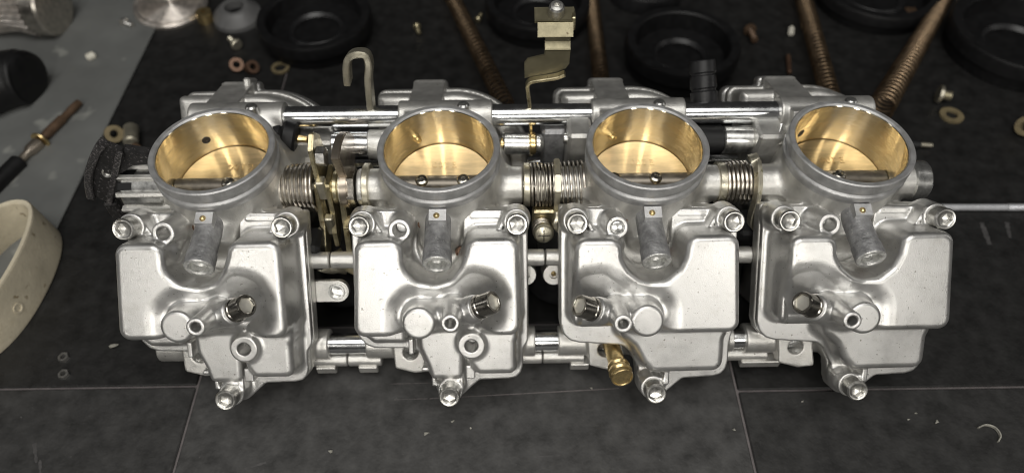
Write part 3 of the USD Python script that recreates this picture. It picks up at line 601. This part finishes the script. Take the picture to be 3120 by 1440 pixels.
# enrichener plunger bodies between the spigots (behind the shaft)
pz = -20.4
bank.put('chrome_sleeve', rod((-47, 22, pz), (-31.6, 22, pz), 6.2, 40), 'chrome')
bank.put('plunger_body', rod((-31.9, 22, pz), (-20, 22, pz), 6.6, 32), 'body_alloy')
rb = bank.put('rubber_boot', lathe([(0, 0), (4.4, 0), (5.0, 1), (5.4, 3.4), (5.0, 4.2), (6.2, 4.8), (7.2, 5.6), (7.2, 9.6), (6.4, 10.6), (2.4, 11), (0, 11)], (-71.6, 22.5, -13.5), (.97, -.05, -.25), 32), 'black_rubber', label='black rubber boot with a brass pin behind the leftmost spigot')
bank.put('brass_pin', lathe([(0, 0), (2.0, 0), (1.5, 2), (1.4, 4.4), (2.4, 5.2), (2.9, 6), (2.9, 7.0), (0, 7.2)], (-61.6, 21.8, -16.0), (.99, -.05, -.1), 24), 'brass', rb)
bank.put('body_bridge', box((-66, 22, -34), (-47, 30, -19), 1.2), 'body_alloy')
bank.put('body_bridge', box((-62, 12, -37), (-56, 22, -26), 1.2), 'body_alloy')
cy = bank.put('plunger_body', rod((25, 22, -20.6), (35.9, 22, -20.6), 4.5, 32), 'machined_alloy')
bank.put('plunger_tip', lathe([(0, 0), (3.6, 0), (4.0, .6), (4.0, 2), (2.8, 3.4), (0, 3.9)], (38.2, 22, -20.6), (1, 0, 0), 28), 'machined_alloy', cy)
bank.put('plunger_ring', rod((35.9, 22, -20.6), (38.4, 22, -20.6), 4.7, 32), 'brass', cy)
bank.put('brass_pin', lathe([(1.2, 0), (1.2, 2), (2.6, 2.2), (2.6, 3.0), (1.2, 3.2), (1.2, 6)], (21.6, 22, -20.6), (1, 0, 0), 24), 'brass', cy)
bank.put('body_block', box((41, 24, -44), (52, 36, -16), 1.5), 'dark_alloy')
bank.put('ear_block', box((51.2, 14, -40), (61, 26, -9.0), 1.2), 'body_alloy', label='square casting ear left of the third spigot')
bank.put('ear_block', box((129.5, 14, -42), (140.5, 26, -10.6), 1.2), 'body_alloy', label='square casting ear left of the rightmost spigot')
bank.put('ear_stud', rod((49.6, 20, -16), (52.2, 20, -16), 2.4), 'machined_alloy')
bank.put('ear_bolt', lathe([(0, 0), (hexr(4.6), 0), (hexr(4.6), 2.6), (3.8, 3.2), (0, 3.2)], (139.6, 19, -15.6), (.75, -.35, .55), 36), 'machined_alloy')
bank.put('detent_wire', tube([(133, 8, -31), (139, 9, -26), (146, 10, -21)], .6), 'spring_steel')
bank.put('plunger_body', rod((117.5, 22, -19.6), (129.8, 22, -19.6), 5.7, 32), 'machined_alloy')
bank.put('rubber_cap', rod((100, 22, -19.6), (117.5, 22, -19.6), 6.3, 32, 1.0), 'black_rubber')
# fuel inlet pipe of black plastic standing up behind the upper rod
p0, p1 = np.array([111.2, 33, -15.0]), np.array([109.3, 48.0, 1.4]); L = np.linalg.norm(p1 - p0)
prof = [(0, 0), (5.6, 0), (5.6, L - 13.2), (5.0, L - 12.6), (5.0, L - 12.0), (5.7, L - 11.4), (5.4, L - 6.6), (4.95, L - 6.2), (4.95, L - 5.6), (5.7, L - 5.0), (5.5, L - .5), (5.1, L), (3.8, L), (3.6, L - .4), (3.4, L - 8), (0, L - 8)]
bank.put('inlet_pipe', lathe(prof, p0, p1 - p0, 36), 'black_plastic', label='black plastic inlet pipe standing behind the upper rod')
bank.put('inlet_joint', rod((99, 33.5, -17.5), (123, 33.5, -17.5), 4.6, 24), 'black_plastic')
# hooked cable guide and the long zinc bracket behind the upper rod
hkp = [(-30.2, 31, -8.5), (-29.6, 32.2, 1.0), (-29.2, 33.4, 6.6), (-28.3, 34.6, 11), (-28.5, 35.8, 14.2), (-29.8, 36.2, 15.8), (-33.2, 36.2, 15.9), (-35.8, 36.0, 14.4), (-37.1, 35.2, 11.4), (-37.8, 34.4, 6.4), (-38.0, 34, 3.6)]
bank.put('cable_hook', tube(smoothpath(hkp, 5), 1, flat=(2.6, 7.0, (.0, .93, -.36))), 'zinc_dull', label='hooked strip of pale zinc standing behind the upper rod')
zb = bank.put('support_bracket', tube(smoothpath([(36.8, 25, -30), (36.4, 28, -16), (35.8, 29.4, -6), (34.8, 29.4, 2.6), (34.9, 29.4, 5.4), (36.4, 29.4, 6.9), (41, 29.4, 7.8), (46, 29.2, 8.9), (49.4, 29, 10.6)], 5), 1, flat=(1.5, 3.0, (0, 1, 0))), 'zinc', label='bent zinc bracket with a screw standing behind the upper rod')
zp = Polygon([(33.6, 6.6), (33.4, 13.4), (34.6, 15.2), (38.6, 16.3), (41.2, 17.0), (41.4, 19.2), (51.3, 19.2), (51.2, 13), (49.9, 10.9), (46.4, 9.2), (41, 8.1), (36.2, 7.2)])
bank.put('bracket_face', plate(zp.buffer(.5).buffer(-.5), (0, 31.6, 0), (1, 0, 0), (0, .12, 1), 1.6, .3), 'zinc_shaded', zb)
def slab(x0, x1, a, b, th):
    a, b = np.array([0, *a]), np.array([0, *b]); L_ = np.linalg.norm(b - a)
    return plate(shapely.box(0, 0, x1 - x0, L_), a + [x0, 0, 0], (1, 0, 0), b - a, th, .3)
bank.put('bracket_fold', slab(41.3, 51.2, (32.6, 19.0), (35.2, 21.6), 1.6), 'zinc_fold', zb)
bank.put('bracket_face', slab(41.4, 51.2, (35.2, 21.4), (36.0, 26.4), 1.6), 'zinc_shaded', zb)
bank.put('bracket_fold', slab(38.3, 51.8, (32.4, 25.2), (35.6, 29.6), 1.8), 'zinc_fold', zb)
bank.put('bracket_face', slab(37.2, 52.4, (35.4, 29.2), (41.5, 31.2), 1.8), 'zinc_shaded', zb)
bank.put('bracket_side', box((51.2, 35, 26), (52.8, 41.5, 32), .4), 'zinc', zb)
bank.put('bracket_screw', lathe([(3.2, -2), (3.3, 1.6), (3.0, 2.4), (2.9, 3.8), (2.3, 4.6), (1.1, 4.8), (.9, 3.8), (0, 3.8)], (45.4, 38.0, 32.0), (0, -.35, 1), 30), 'screw_steel', zb)
# brass drain pipe under the third bowl
q0, q1 = np.array(B(-12.3, -81.5, -6)) + [80, 0, 0], np.array(B(-10.2, -89.4, 14)) + [80, 0, 0]
dq = q1 - q0; L = np.linalg.norm(dq)
bank.put('brass_pipe', lathe([(0, -6), (3.4, -6), (3.4, L - 8.5), (4.3, L - 7.2), (4.5, L - 6.2), (3.9, L - 5.4), (4.5, L - 4.4), (4.7, L - 3.2), (4.1, L - 2.4), (4.5, L - 1.2), (4.3, L - .2), (4.1, L), (3.7, L), (3.5, L - .35), (0, L - .5)], q0, dq, 40), 'brass', label='brass pipe below the third float bowl')
lt = X[0] * np.array([1.0, 0, 0]) + B(-28.5, -27.8, 10.55) + NN * 6.0
bank.put('screw_lettering', lettering('TGB', lt, NN, 3.45, 2.4 if True else 0), 'dark_steel')

# ------------------------------------------------------------------ setting: bench tiles and grey mat
zt = -BENCH
bench = Thing('workbench', (0, 0, zt), None, None, kind='structure')
bench.put('grout', box((-420, -220, zt - 8), (560, 480, zt - 1.0), .2), 'grout')
xs = [-430, -201.5]
def tile(x0, y0, x1, y1, mat):
    bench.put('tile', box((x0, y0, zt - 6), (x1, y1, zt), .5), mat)
G = .55
for x0, x1, ys, mats in ((-420, -108.3, (-330, -54.4, 480), ('tile_grey', 'tile_dark')), (-108.3, 123.4, (-330, -26, 480), ('tile_light', 'tile_dark')), (123.4, 560, (-330, -60.5, 480), ('tile_black', 'tile_dark'))):  # back tiles darker: shade behind the bank is partly in their colour
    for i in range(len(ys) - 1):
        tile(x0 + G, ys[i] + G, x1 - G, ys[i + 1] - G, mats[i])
single('grey_mat', (-330, 130, zt), box((-470, -230, zt + .05), (-201.3, 480, zt + 1.6), .5), 'mat_grey', 'smooth grey mat along the left edge of the black tiles', 'mat')

# ------------------------------------------------------------------ loose parts on the bench
zb0 = zt
def cup(x, y, r, h, label, group='black rubber cups behind the carburetors', inner=.82, lip=1.0):
    t = Thing('rubber_cup', (x, y, zt), label, 'rubber cup', group)
    pr = [(r * .86, 0), (r * .94, .6), (r * .95, h * .45), (r, h * .5), (r, h - 2), (r - 1.0, h), (r * inner + 1, h), (r * inner, h - 1.2), (r * inner * .96, h * .35), (r * .45, h * .3), (r * .42, h * .22), (0, h * .22)]
    w = t.put('wall', lathe(pr, (x, y, zt), n=72), 'black_rubber')
    t.put('inner_ring', lathe([(r * .40, h * .3), (r * .46, h * .42), (r * .52, h * .3)], (x, y, zt), n=48), 'black_plastic', w)
    return t
cup(-94, 192, 36, 16, 'black rubber cup behind the leftmost carburetor')
cup(48, 208, 34, 16, 'black rubber cup behind the zinc bracket with the screw')
cup(134, 160, 34.5, 18, 'black rubber cup behind the black inlet pipe', lip=1.4)
c5 = cup(276, 224, 40, 14, 'black rubber cup with a brown patch inside, between the two right springs')
c5.put('rust_patch', box((292, 200, zt + 4), (299, 210, zt + 5.4), .6), 'rust')
cup(345, 168, 42, 18, 'large black rubber cup at the right edge under the silvery corner piece')
lens = Thing('glass_cap', (123, 236, zt), 'dark shiny cap with orange-brown spots at the top edge, right of centre', 'cap')
lens.put('rim', lathe([(23, 0), (25.5, .5), (26, 9), (25, 11), (22.5, 11), (21.8, 9.5), (0, 8.5)], (123, 236, zt), n=64), 'black_plastic')
lens.put('spot', box((101.5, 226, zt + 9.6), (106, 232, zt + 10.4), .3), 'rust'); lens.put('spot', box((141, 226, zt + 9.6), (145, 233, zt + 10.4), .3), 'rust')
lens.put('streak', box((121.5, 222, zt + 8.8), (124, 236, zt + 9.6), .3), 'grey_plastic')
def spring(a, b, R0, R1, turns, label):
    m_ = (np.asarray(a) + b) / 2
    return single('coil_spring', np.array([m_[0], m_[1], zt]), coil(a, b, R0, R1, turns, .70, per=18, n=6), 'rusty_spring', label, 'spring', 'long brown coil springs behind the carburetors')
spring((-17, 252, zt + 6), (27, 108, zt + 11), 4.6, 4.8, 40, 'long brown coil spring between the hooked strip and the zinc bracket')
spring((86, 256, zt + 5), (82, 120, zt + 11), 3.8, 4.4, 40, 'long brown coil spring just right of the zinc bracket')
spring((231, 254, zt + 6), (211, 108, zt + 11), 4.8, 5.0, 40, 'long brown coil spring behind the rightmost carburetor')
spring((340, 243, zt + 5), (229, 93, zt + 21), 4.0, 6.6, 46, 'long brown coil spring leaning over to the right, thick at its near end')
# ribbed silvery pieces
def ribbed(prof, o, d, n, amp, k, twist):
    v, f = lathe(prof, o, d, n); x, y, z = frame(d); q = v - o; t = q @ z
    ang = np.arctan2(q @ y, q @ x); rad = q - np.outer(t, z); L = np.linalg.norm(rad, axis=1, keepdims=True)
    s = 1 + amp * np.sin(k * ang + twist * t)[:, None] * (L > 3)
    return np.asarray(o) + np.outer(t, z) + rad * s, f
rp = Thing('ribbed_cylinder', (-285, 203, zt), 'silvery cylinder with swirling ribs lying on the grey mat', 'cylinder')
pr = [(0, 0)] + [(17.5 + 1.2 * math.sin(t / 6.0), t) for t in np.linspace(0, 44, 40)]
rp.put('ribbed_barrel', ribbed(pr, np.array([-312, 206, zt + 18.5]), (1, -.10, .0), 240, .05, 30, .14), 'ribbed_steel', smooth=60)
rp.put('end_face', lathe([(18.4, 0), (18.8, 1), (18.6, 9), (17.5, 10.5), (0, 10.8)], (-268.3, 201.6, zt + 18.5), (1, -.10, .0), 56), 'spring_steel')
rd = Thing('ribbed_dish', (-197, 222, zt), 'round silvery dish with a fine ribbed face, left of the grey cone', 'dish')
pr = [(22, 0), (23.5, 1), (23.8, 4.5), (22.5, 6)] + [(20.5 - 1.0 * i, 5.4 + (1.1 if i % 2 else 0) - .05 * i) for i in range(20)] + [(0, 3)]
rd.put('dish_rim', lathe(pr, (-197, 224, zt), (.05, -.1, 1), 72), 'ribbed_steel', smooth=20)
gc = Thing('plastic_cone', (-153, 213, zt), 'grey plastic cone with a dark round hole in its top', 'cone')
gc.put('cap_body', lathe([(15.5, 0), (16, 1), (15.4, 4), (12, 7.5), (9.4, 9.6), (8.2, 10.2), (6.4, 10.2), (5.9, 9.2), (5.9, 3), (0, 3)], (-150, 212, zt), (0, -.1, 1), 56), 'grey_plastic')
gc.put('cap_hole', lathe([(5.8, 0), (0, .2)], (-150, 211.6, zt + 4), (0, -.1, 1), 32), 'black_rubber')  # black disc low in the hole paints its inner shade
def nutlike(name, x, y, r, h, mat, label, cat, hole=.5, d=(0, 0, 1), hexa=False, z=0.0, group=None):
    rr = hexr(r * .87) if hexa else r
    return single(name, np.array([x, y, zt]), lathe([(r * hole, 0), (rr, 0), (rr, h), (r * hole, h), (r * hole, 0)], (x, y, zt + z), d, 36), mat, label, cat, group)
def screwlike(name, x, y, ang, r, L, mat, label, cat):
    d = np.array([math.cos(ang), math.sin(ang), 0.0])
    t = Thing(name, (x, y, zt), label, cat)
    t.put('head', lathe([(0, 0), (r * .8, 0), (r, .6), (r, 2.4), (r * .6, 3)], (x, y, zt + r), d, 28), mat)
    t.put('shank', lathe([(r * .55, 2.6)] + [(r * (.55 if i % 2 else .46), 3 + .5 * i) for i in range(int(L * 2))] + [(0, 3 + L)], (x, y, zt + r), d, 20), mat)
    return t
nutlike('brass_ferrule', -171, 210, 5, 7, 'brass', 'small brass ferrule between the ribbed dish and the grey cone', 'ferrule', hole=.3)
screwlike('brass_screw', -142, 178, 2.3, 3.6, 7, 'zinc_pale', 'pale brass screw in front of the grey cone', 'screw')
nutlike('copper_ring', -139, 160, 4.2, 4, 'copper', 'copper ring behind the leftmost cover, left of the pair', 'ring', d=(.3, -.6, .7), z=2)
nutlike('copper_sleeve', -130, 157.5, 4.0, 4, 'copper', 'darker copper sleeve right of the copper ring', 'sleeve', d=(.6, -.4, .6), z=2)
nutlike('washer', -112.4, 159.2, 5.6, 1.2, 'brass_dull', 'dull brass washer lying by the leftmost black cup', 'washer', hole=.62)
nutlike('washer', 284.6, 109.6, 6.6, 1.2, 'brass_dull', 'flat brass washer lying right of the rightmost spigot', 'washer', hole=.5)
screwlike('brass_screw', 279.5, 123.5, -.35, 5.2, 5, 'zinc_pale', 'brass screw with a round head beside the flat brass washer', 'screw')
screwlike('short_screw', -31, 199, -1.3, 2.6, 6, 'zinc', 'short dull screw left of the first long spring', 'screw')
screwlike('tiny_screw', 8.4, 204, 1.2, 2.2, 5, 'zinc', 'tiny screw between the first long spring and a black cup', 'screw')
screwlike('black_screw', 184.1, 190, -1.5, 4.0, 10, 'rust', 'dark rusty screw standing out on the tile right of the black inlet pipe', 'screw')
single('white_pellet', np.array([212., 189.3, zt]), rod((210.8, 186, zt + 2), (213, 193, zt + 2), 2.0, 16, .8), 'white_plastic', 'small white pellet left of the third long spring', 'pellet')
single('copper_pin', np.array([202., 157., zt]), rod((200, 148, zt + 1.6), (203.6, 165, zt + 1.6), 1.5, 14), 'copper', 'thin copper pin behind the rightmost cover', 'pin')
nutlike('brass_ring', 321, 95.3, 5.4, 5, 'brass_dull', 'brass ring cut by the right edge of the photo', 'ring', d=(-.8, -.3, .5), z=4)
nd = Thing('needle_jet', (255, 84, zt), 'black jet needle with a silver tip right of the rightmost spigot', 'needle')
nd.put('needle_body', rod((240, 85.5, zt + 2.6), (255.5, 84, zt + 2.6), 2.6, 20, .8), 'black_plastic'); nd.put('needle_tip', rod((255.4, 84, zt + 2.6), (262.5, 83.4, zt + 2.6), 1.3, 16, .5), 'zinc_pale')
sr = Thing('steel_rod', (270, 38, zt), 'thin polished steel rod with a threaded end pointing off the right edge', 'rod')
sr.put('shank', rod((205, 39.6, zt + 2), (284, 38.4, zt + 2), 1.7, 24), 'rod_steel')
sr.put('thread', lathe([(1.9 if i % 2 else 1.5, i * .55) for i in range(70)], (284, 38.4, zt + 2), (1, -.012, 0), 20), 'rod_steel')
# left edge: black rubber hose end, rusty needle with a black handle, cream ring
single('rubber_elbow', np.array([-285., 130., zt]), tube(smoothpath([(-246.5, 134.5, zt + 15), (-252, 135, zt + 15), (-262, 132, zt + 15), (-276, 120, zt + 15), (-292, 98, zt + 15), (-300, 70, zt + 15)], 8), np.r_[[1, 6, 10, 13, 14, 14.5, 15, 15, 15.5], np.full(32, 16.0)], 28), 'black_rubber', 'glossy black rubber elbow at the left edge on the grey mat', 'hose')
def along(t, z=zt + 4): return np.array([-222.0 - 19.5 * t, 125.5 - 62 * t, z])
rn = Thing('rusty_probe', tuple(along(.5, zt)), 'rusty brown spindle with a collar and a black handle lying on the grey mat', 'spindle')
rn.put('spindle', lathe([(0, 0), (2.1, .2), (2.3, 8), (2.0, 9), (2.0, 14), (2.6, 15), (2.6, 28), (2.2, 30), (2.0, 34)], along(0), along(1) - along(0), 24), 'rust')
rn.put('collar', lathe([(2.0, 0), (5.0, 0), (5.2, .6), (5.0, 1.3), (2.0, 1.4)], along(.50), along(1) - along(0), 32), 'brass')
rn.put('sleeve', lathe([(2.6, 0), (3.4, .6), (3.3, 7), (2.2, 9), (2.0, 14), (0, 14)], along(.53), along(1) - along(0), 24), 'zinc_tan')
rn.put('handle', rod(along(.76), along(1.6), 4.4, 24, .8), 'black_rubber')
# cream ring standing nearly on edge, leaning left
cr = Thing('cream_ring', (-204, -5, zt), 'narrow oval cream plastic ring at the left edge, yellowed and stained', 'ring')
def oval(a, b, z, cx=-210.0, cy=-6.0, n=96):
    t = np.arange(n) * 2 * PI / n; q = lambda v: np.sign(v) * np.abs(v) ** .92
    return np.stack([cx + a * q(np.cos(t)) + .06 * b * q(np.sin(t)), cy + b * q(np.sin(t)), np.full(n, zt + z) + .5 * np.sin(3 * t)], 1)
rows = [oval(*r) for r in ((16.0, 37.4, 0.6), (18.4, 40.4, 0.6), (18.6, 40.6, 2), (18.0, 40, 10), (16.9, 38.9, 23.6), (16.3, 38.3, 24.6), (14.6, 36.6, 24.4), (14.0, 36.0, 23.2), (15.2, 37, 10), (16.0, 37.4, 0.6))]
n_ = 96; ii, jj = np.meshgrid(np.arange(len(rows) - 1), np.arange(n_), indexing='ij'); jn = (jj + 1) % n_
ring_path = cr.put('ring_wall', (np.vstack(rows), tri(np.stack([ii * n_ + jj, ii * n_ + jn, (ii + 1) * n_ + jn, (ii + 1) * n_ + jj], -1).reshape(-1, 4))), 'cream_plastic')
cr.put('cast_mark', lathe([(2.3, -.5), (2.5, .25), (1.7, .25), (1.5, -.5)], (-193.6, -20.0, zt + 10), (.97, -.2, .12), 24), 'cream_plastic', ring_path)
# small debris on the tiles
nutlike('tiny_nut', -170.4, -40.1, 2.3, 1.6, 'screw_steel', 'upper of the two tiny nuts near the left grout line', 'nut', hexa=True)
nutlike('tiny_nut', -167.2, -48.4, 2.3, 1.6, 'screw_steel', 'lower of the two tiny nuts near the left grout line', 'nut', hexa=True)
def chip(x, y, s, a, mat='debris'):
    p = rng.normal(size=(14, 3)) * [s * .62, s * .33, s * .25]; h_ = trimesh.Trimesh(p).convex_hull; v = np.array(h_.vertices)
    c_, s_ = math.cos(a), math.sin(a); v = np.stack([v[:, 0] * c_ - v[:, 1] * s_, v[:, 0] * s_ + v[:, 1] * c_, v[:, 2] - v[:, 2].min()], 1)
    return v + [x, y, zt], np.array(h_.faces)
single('metal_flake', np.array([-151., -35.2, zt]), chip(-151, -35, 2.2, .6), 'debris', 'pale flake left of the leftmost float bowl', 'flake')
pts = [(219, -79, zt + .6), (222.5, -78, zt + 1), (225.6, -79.4, zt + 1.2), (226.4, -82.6, zt + 1), (224.6, -85, zt + .6)]
single('metal_shaving', np.array([223., -81, zt]), tube(smoothpath(pts), 1, flat=(.5, 1.4, (0, 0, 1))), 'debris', 'curled pale shaving on the bottom right tile', 'shaving')
for (px_, py_, s_, a_) in ((4, -75.5, 1.1, .3), (12, -73, .8, .2), (20, -76, .7, 1.2), (-51, -84, 1.2, .5)):
    pass
fl = [(-8.5, -77.5, 1.0, .35), (2.0, -72.6, .7, .3), (9.6, -75.5, .6, 1.2), (-47, -84.5, 1.1, .45), (61, -58.6, .9, -.8), (118, -78, .8, -.3), (196, -72, .7, .3), (203, -76, .9, .9), (192, -74.6, .5, 0), (150, -66, .7, .1)]
def scr(x0, y0, x1, y1, w_):
    n = 24; t = np.linspace(0, 1, n); ww = w_ * (.35 + .65 * meshkit.noise(np.stack([t * 9, t * 0 + x0, t * 0], 1), 3)); d_ = np.array([x1 - x0, y1 - y0]); nn_ = np.array([-d_[1], d_[0]]) / np.linalg.norm(d_)
    c_ = np.array([x0, y0]) + t[:, None] * d_; a_, b_ = c_ + nn_ * ww[:, None], c_ - nn_ * ww[:, None]
    v = np.vstack([np.c_[a_, np.full(n, zt + .03)], np.c_[b_, np.full(n, zt + .03)]]); i_ = np.arange(n - 1)
    return v, tri(np.stack([i_, i_ + n, i_ + n + 1, i_ + 1], 1))
single('tile_scratch', np.array([20., -60, zt]), join(scr(-8, -62.0, 73, -58.6, .28), scr(-23, -62.2, -9, -62.0, .16), scr(-25, -54.9, -8, -54.7, .16)), 'grout', 'long pale scratch on the tile below the two middle carburetors', 'scratch')
smears = [scr(*q) for q in ((-168, -79, -164, -87, .9), (-163, -86, -160, -93, .7), (196, -44, 203, -44.4, .3), (198, -47.5, 206, -48, .3), (268, 30, 266, 16, 1.5), (281, 30, 278, 20, 1.5), (-80, -91, -72, -88.4, .7), (34, -88, 46, -87.6, .35))]
single('tile_smears', np.array([40., -60, zt]), join(*smears), 'smear', 'pale wiped smears on the front and right tiles', 'smears', kind='stuff')
single('dust_flecks', np.array([40., -75, zt]), join(*[chip(*q) for q in fl]), 'debris', 'pale dust flecks scattered over the front tiles', 'dust', kind='stuff', smooth=False)
# parts behind the left end of the bank
cl = Thing('brass_fitting', (-190, 100, zt), 'pale metal clamp with brass ends behind the black cable bracket', 'fitting')
cl.put('clamp', lathe([(2.2, -2), (4.6, -2), (4.8, 2), (2.2, 2), (2.2, -2)], (-192.5, 97.5, zt + 5), (.6, -.6, .5), 28), 'brass_dull')
cl.put('clamp_block', rod((-184.4, 103, zt + 5), (-180.4, 90, zt + 5), 4.0, 20, 1), 'zinc_dull')
cl.put('stub', rod((-178.4, 88.4, zt + 4), (-176, 86, zt + 4), 2.6, 16, .6), 'rust')
single('silver_ball', np.array([-163., 86, zt]), rod((-163, 86, zt + 2), (-160, 87, zt + 4), 2.4, 16, 1), 'screw_steel', 'tiny bright silver stud beside the leftmost spigot', 'stud')
single('pale_pellet', np.array([-232., 168, zt]), rod((-233, 167, zt + 3.4), (-229, 171, zt + 3.4), 2.4, 16, 1), 'white_plastic', 'pale pellet alone on the grey mat', 'pellet')
sc2 = screwlike('silver_screw', -223, 205, -.5, 3.0, 6, 'screw_steel', 'silvery screw on the grey mat left of the ribbed dish', 'screw')
single('silver_corner', np.array([362., 228, zt]), box((350, 222, zt + 20), (384, 250, zt + 34), 5), 'ribbed_steel', 'silvery rounded metal piece in the top right corner', 'metal piece')
single('brass_angle', np.array([-130., 210, zt]), tube(smoothpath([(-132, 197, zt + 2), (-131, 206, zt + 2), (-126, 212, zt + 2), (-121, 214, zt + 2)]), 1.7, 12), 'zinc', 'bent dull brass strip beside the grey cone', 'strip')
